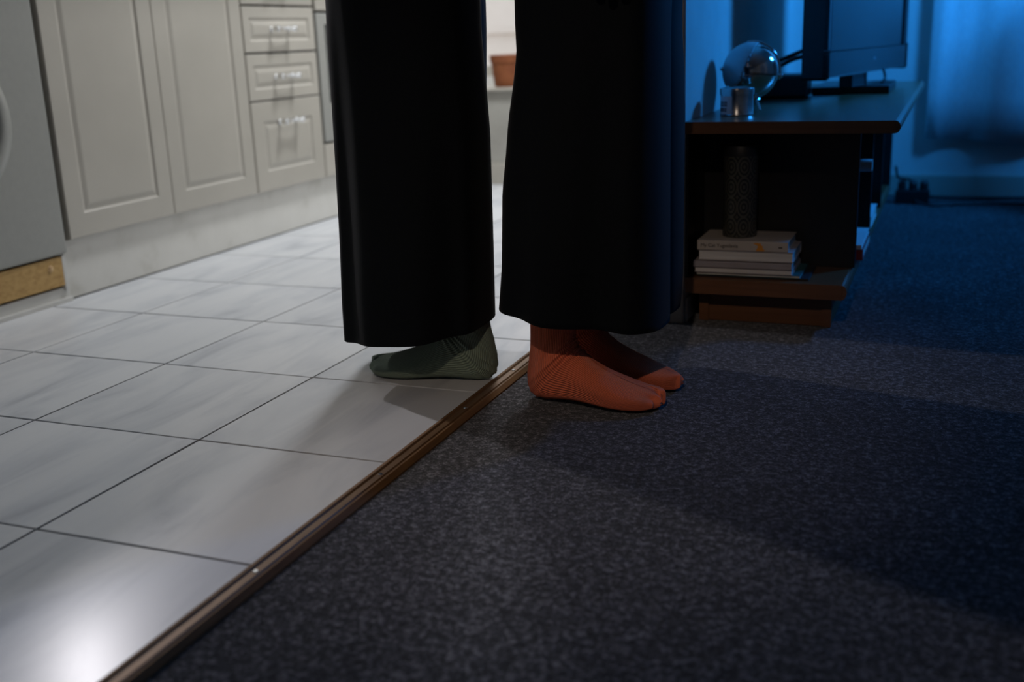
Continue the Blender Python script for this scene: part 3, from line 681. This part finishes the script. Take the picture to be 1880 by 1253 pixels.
def foot_mesh(L, scale_w=1.0, seed=1, leg_top=.20, wrinkle=.0016):
    """sock on a foot: local u from heel to toe, s sideways (+ = big-toe side), z up"""
    rows = [  # u_top, z_top, u_bot, z_bot, half width, toe slant
        (.2445, .016, .2445, .010, .006, .30), (.2420, .0225, .2425, .0045, .020, .34), (.2350, .028, .2360, .0012, .031, .34), (.222, .0325, .222, 0, .0385, .32), (.200, .0375, .196, 0, .0435, .22),
        (.172, .0465, .165, 0, .0435, .10), (.146, .0570, .128, .002, .0390, .03), (.124, .0690, .095, .0035, .0345, 0), (.110, .0800, .066, .0025, .0325, 0), (.102, .0885, .040, .0005, .0325, 0),
        (.0975, .0950, .020, .0015, .0325, 0), (.0945, .1010, .008, .0085, .0320, 0), (.0925, .1070, .0025, .0220, .0310, 0), (.0915, .1130, .0020, .0400, .0305, 0), (.0910, .1210, .0060, .0650, .0305, 0),
        (.0920, .1340, .0100, .0950, .0320, 0), (.0945, .1600, .0110, .1400, .0350, 0), (.0980, .2000, .0080, .1950, .0400, 0), (.101, .26, .004, .26, .045, 0)]
    k = L/.2445
    P = [Vector((a*k, b)) for a, b, *_ in rows]
    tp_ = catmull([(r[0]*k, r[1], r[4]) for r in rows], 8); bt_ = catmull([(r[2]*k, r[3], r[5]) for r in rows], 8)
    NS = 112; V, F, UV = [], [], []
    n = len(tp_); rnd = random.Random(seed); pz = rnd.uniform(0, 6)
    for i in range(n):
        tu, tz, hw = tp_[i]; bu, bz, sl = bt_[i]; hw *= scale_w; t = i/(n-1)
        c = Vector(((tu+bu)/2, (tz+bz)/2)); ax = Vector(((tu-bu)/2, (tz-bz)/2))
        sole = max(0, min(1, (.66-t)/.2))         # flat sole for the foot rings
        toe = max(0, 1-t/.20); ank = math.exp(-((t-.60)/.13)**2)
        for q_ in range(NS):
            a = 2*math.pi*q_/NS; ca, sa = math.cos(a), math.sin(a)
            sk = min(1, max(0, -ca)*1.6); sk = sk*sk*(3-2*sk); e1 = 1-.42*sole*sk
            e2 = 1-.30*sole*sk
            ya_ = math.copysign(abs(ca)**e1, ca); sa_ = math.copysign(abs(sa)**e2, sa)
            lat = sa_*hw
            # instep ridge sits towards the big-toe side
            u = c.x+ax.x*ya_; z_ = c.y+ax.y*ya_
            ridge = .006*max(0, ca)*(1 if t < .5 else 0)*(1-t)
            lat2 = lat+ridge
            u += sl*(lat2-hw*.55)*(1 if lat2 < hw*.55 else .25)*k if sl else 0
            if toe > 0:                            # five toes under the knit
                sc_t = math.cos((lat2/max(hw, .02)+1.0)*math.pi*2.35)
                u += toe*.0035*sc_t; z_ += toe*.0018*sc_t*max(0, ca)
                if lat2 > hw*.35: z_ += toe*.009*max(0, ca)
            front = max(0, ca)**1.0
            wr = ank*wrinkle*math.sin(t*112+pz+1.4*math.sin(a*1.3))*(.35+front)*.8
            d = Vector((ya_*ax.length, lat2)); nl = d.length or 1
            axn = ax.normalized() if ax.length > 0 else Vector((0, 1))
            u += axn.x*wr*ya_; z_ += axn.y*wr*ya_; lat2 += wr*sa_
            # ankle bones
            ab = math.exp(-((t-.66)/.05)**2)*math.exp(-((abs(sa)-1)/.25)**2)*.004
            lat2 += math.copysign(ab, sa)
            V.append((u, lat2, max(z_, 0))); UV.append((q_/NS, t))
    for i in range(n-1):
        for q_ in range(NS):
            q2 = (q_+1) % NS; F.append((i*NS+q_, i*NS+q2, (i+1)*NS+q2, (i+1)*NS+q_))
    F.append(tuple(range(NS-1, -1, -1)))
    return V, F, UV
def sock(parent, heel, toe, medial, m, seed, leg_lean=(0, 0), W_=1.0, wr=.0016):
    heel, toe = Vector((heel[0], heel[1], 0)), Vector((toe[0], toe[1], 0)); d = toe-heel; L = d.length; d.normalize()
    s = Vector((-d.y, d.x, 0)); s = s if s.dot(Vector((0, medial, 0))) > 0 else -s
    V, F, UV = foot_mesh(L, W_, seed, wrinkle=wr)
    out = []
    for u, l, z_ in V:
        k = max(0, z_-.07)
        out.append(heel+d*u+s*l+Vector((leg_lean[0]*k, leg_lean[1]*k, z_+.0005)))
    o = obj('sock', out, F, m, parent, True, uv=UV); fixn(o); return o

def skin_mesh(name, nodes, edges, m, parent, sub=2, root=0):
    me = bpy.data.meshes.new(name); og = wpos(parent)
    me.from_pydata([tuple(Vector(n[0])-og) for n in nodes], edges, [])
    o = bpy.data.objects.new(name, me); COL.objects.link(o); o.parent = parent; ORG[o.name] = og
    o.modifiers.new('skin', 'SKIN'); sd = me.skin_vertices[0].data
    for v, n in zip(sd, nodes): v.radius = n[1] if isinstance(n[1], tuple) else (n[1], n[1])
    sd[root].use_root = True
    o.modifiers['skin'].use_smooth_shade = True
    ss = o.modifiers.new('subdivision', 'SUBSURF'); ss.levels = sub; ss.render_levels = sub
    me.materials.append(M[m]); return o

def make_person(base, label, face, hipc, ank, near_hand, sweater, lean):
    """face: +1 looks towards +x, -1 towards -x. ank: two ankle points (near, far)"""
    p = thing('person', base, label, 'person')
    hx, hy = hipc; f = face
    H = Vector
    nodes, edges = [], []
    def add(co, r, link=None):
        nodes.append((co, r)); i = len(nodes)-1
        if link is not None: edges.append((link, i))
        return i
    bx, by = hx+lean, hy
    pel = add((hx, hy, .90), .105); sp1 = add((hx-.005*f, hy, 1.02), .088, pel); sp2 = add((bx, hy, 1.17), .095, sp1); ch = add((bx, hy, 1.30), .10, sp2)
    nb = add((bx, hy, 1.42), .06, ch); nk_ = add((bx+.01*f, hy, 1.47), .05, nb)
    # head with brow, nose and chin
    h1 = add((bx+.018*f, hy, 1.535), .064, nk_); h2 = add((bx+.010*f, hy, 1.60), .082, h1); h3 = add((bx+.002*f, hy, 1.665), .078, h2); add((bx, hy, 1.715), .045, h3)
    add((bx+.094*f, hy, 1.580), .017, h2); add((bx+.085*f, hy, 1.51), .020, h1)
    for s in (-1, 1): add((bx, hy+s*.086, 1.585), .014, add((bx, hy+s*.072, 1.59), .02, h2))
    for i, s in enumerate((-1, 1)):
        a = ank[i]
        hp = add((hx, hy+s*.085, .84), .088, pel); kn_x = (hx+a[0])/2+.02*f
        th_ = add(((hx*.6+kn_x*.4), hy+s*.08, .66), .074, hp)
        kn = add((kn_x, (hy+s*.085+a[1])/2, .47), .052, th_); cl = add((kn_x*.5+a[0]*.5-.008*f, a[1], .34), .048, kn); an = add((a[0], a[1], .17), .030, cl); add((a[0], a[1], .10), .027, an)
        sh = add((bx, hy+s*.165, 1.375), .058, ch)
        hand = near_hand if s < 0 else (near_hand[0], 2*hy-near_hand[1], near_hand[2])
        el = add((bx-.02*f, hy+s*.215, 1.10), .040, sh); wr_ = add((hand[0], hand[1]-s*-.0, hand[2]+.185), (.026, .020), el)
        pm = add((hand[0], hand[1], hand[2]+.125), (.034, .014), wr_); kn2 = add((hand[0]+.004*f, hand[1], hand[2]+.085), (.038, .013), pm)
        for q_, (off, ln) in enumerate(((.027, .074), (.009, .084), (-.009, .078), (-.026, .060))):
            b0 = add((hand[0]+off*f, hand[1], hand[2]+.072), .0092, kn2); b1 = add((hand[0]+(off+.004)*f, hand[1]-s*.004, hand[2]+.072-ln*.5), .0085, b0); add((hand[0]+(off+.002)*f, hand[1]-s*.014, hand[2]+.084-ln), .0074, b1)
        t0 = add((hand[0]+.040*f, hand[1]-s*.006, hand[2]+.115), .0115, pm); t1 = add((hand[0]+.054*f, hand[1]-s*.010, hand[2]+.085), .0098, t0); add((hand[0]+.052*f, hand[1]-s*.014, hand[2]+.055), .0085, t1)
    skin_mesh('body', nodes, edges, 'skin', p, 2, 0)
    sn, se = [], []
    def sadd(co, r, link=None):
        sn.append((co, r)); i = len(sn)-1
        if link is not None: se.append((link, i))
        return i
    a = sadd((bx, hy, 1.19), .128); b = sadd((hx, hy, 1.05), .125, a); sadd((hx, hy, .92), .135, b); c = sadd((bx, hy, 1.30), .130, a); d = sadd((bx, hy, 1.385), .095, c); sadd((bx, hy, 1.44), .066, d)
    for s in (-1, 1):
        hand = near_hand if s < 0 else (near_hand[0], 2*hy-near_hand[1], near_hand[2])
        k = sadd((bx, hy+s*.150, 1.365), .078, c); k2 = sadd((bx-.01*f, hy+s*.20, 1.25), .060, k); e = sadd((bx-.02*f, hy+s*.215, 1.10), .054, k2); sadd((hand[0], hand[1], hand[2]+.20), .040, e)
    skin_mesh('sweater', sn, se, sweater, p, 2, 0)
    bm = bmesh.new(); bmesh.ops.create_uvsphere(bm, u_segments=40, v_segments=28, radius=1)
    def in_face(n): return n.x*f > .42 and n.z < .62 or n.z < -.45 and n.x*f > -.25
    bmesh.ops.delete(bm, geom=[q_ for q_ in bm.faces if in_face(q_.calc_center_median())], context='FACES')
    bmesh.ops.recalc_face_normals(bm, faces=bm.faces[:]); bmesh.ops.solidify(bm, geom=bm.faces[:], thickness=.06)
    for v in bm.verts:
        n = v.co.copy(); v.co = Vector((bx-.012*f+n.x*.108, hy+n.y*.098, 1.625+n.z*(.135 if n.z > 0 else .17)))
    from_bm('hair', bm, 'hair', p, True)
    return p

# person on the tiles, facing the cabinets
gp = make_person((-.86, 1.73, 0), 'person in black wide trousers and sage green ribbed socks standing on the tiles', -1, (-.88, 1.735), ((-.785, 1.700), (-.875, 1.835)), (-.87, 1.50, .70), 'knit_dark', .0)
V1, F1 = leg_loft([(.06, -.979), (.15, -.981), (.26, -.979), (.385, -.979), (.53, -.979), (.66, -.980), (1.02, -1.00)], [(.10, -.729), (.23, -.726), (.43, -.722), (.53, -.726), (.65, -.732), (1.02, -.76)],
                  [(0, 1.675), (.6, 1.675), (1.02, 1.73)], [(0, .132), (.6, .11), (1.02, .15)], lambda a: .096+.012*math.cos(a)+.004*math.sin(a), 1.02,
                  [(5, .10, 1.0), (8, .05, 2.2), (3, .06, .4)], 3)
V2, F2 = leg_loft([(.06, -1.02), (.66, -1.0), (1.02, -1.0)], [(.06, -.79), (.20, -.790), (.42, -.785), (.65, -.772), (1.02, -.77)], [(0, 1.815), (.6, 1.805), (1.02, 1.74)], [(0, .105), (.6, .10), (1.02, .15)], lambda a: .105+.01*math.cos(a), 1.02, [(5, .08, 2.0), (9, .04, 1.2)], 5)
o = obj('trousers', V1+V2, F1+[tuple(i+len(V1) for i in f) for f in F2], 'trouser_cloth', gp, True); fixn(o)
sock(gp, (-.721, 1.698), (-.965, 1.670), 1, 'sage_knit', 3, leg_lean=(-.10, 0), wr=.0042)
sock(gp, (-.805, 1.815), (-.978, 1.942), -1, 'sage_knit', 4, leg_lean=(-.30, 0))

# person on the carpet, facing the window side
op = make_person((-.55, 1.72, 0), 'person in black wide trousers and rust orange ribbed socks standing on the carpet', 1, (-.52, 1.72), ((-.60, 1.64), (-.60, 1.79)), (-.463, 1.50, .648), 'knit_dark', .0)
V1, F1 = leg_loft([(.13, -.676), (.16, -.679), (.232, -.672), (.351, -.668), (.401, -.661), (.463, -.654), (.516, -.644), (.563, -.637), (.65, -.640), (1.02, -.66)], [(.12, -.404), (.40, -.405), (.64, -.405), (1.02, -.40)],
                  [(0, 1.650), (.6, 1.655), (1.02, 1.72)], [(0, .135), (.6, .11), (1.02, .15)], lambda a: .1455-.013*math.cos(a)-.005*math.sin(a), 1.02,
                  [(5, .07, 2.4), (8, .05, .6), (3, .05, 1.4)], 8)
V2, F2 = leg_loft([(.1, -.66), (.65, -.64), (1.02, -.66)], [(.12, -.420), (.174, -.416), (.26, -.415), (.46, -.413), (.53, -.415), (.60, -.419), (1.02, -.40)], [(0, 1.80), (.6, 1.79), (1.02, 1.73)], [(0, .105), (.6, .10), (1.02, .15)], lambda a: .120+.002*math.cos(a), 1.02, [(6, .07, 2.0), (9, .04, 1.2)], 9)
o = obj('trousers', V1+V2, F1+[tuple(i+len(V1) for i in f) for f in F2], 'trouser_cloth', op, True); fixn(o)
sock(op, (-.639, 1.628), (-.404, 1.614), 1, 'rust_knit', 5, wr=.0024)
sock(op, (-.650, 1.780), (-.396, 1.728), -1, 'rust_knit', 6, leg_lean=(.0, 0), wr=.0022)
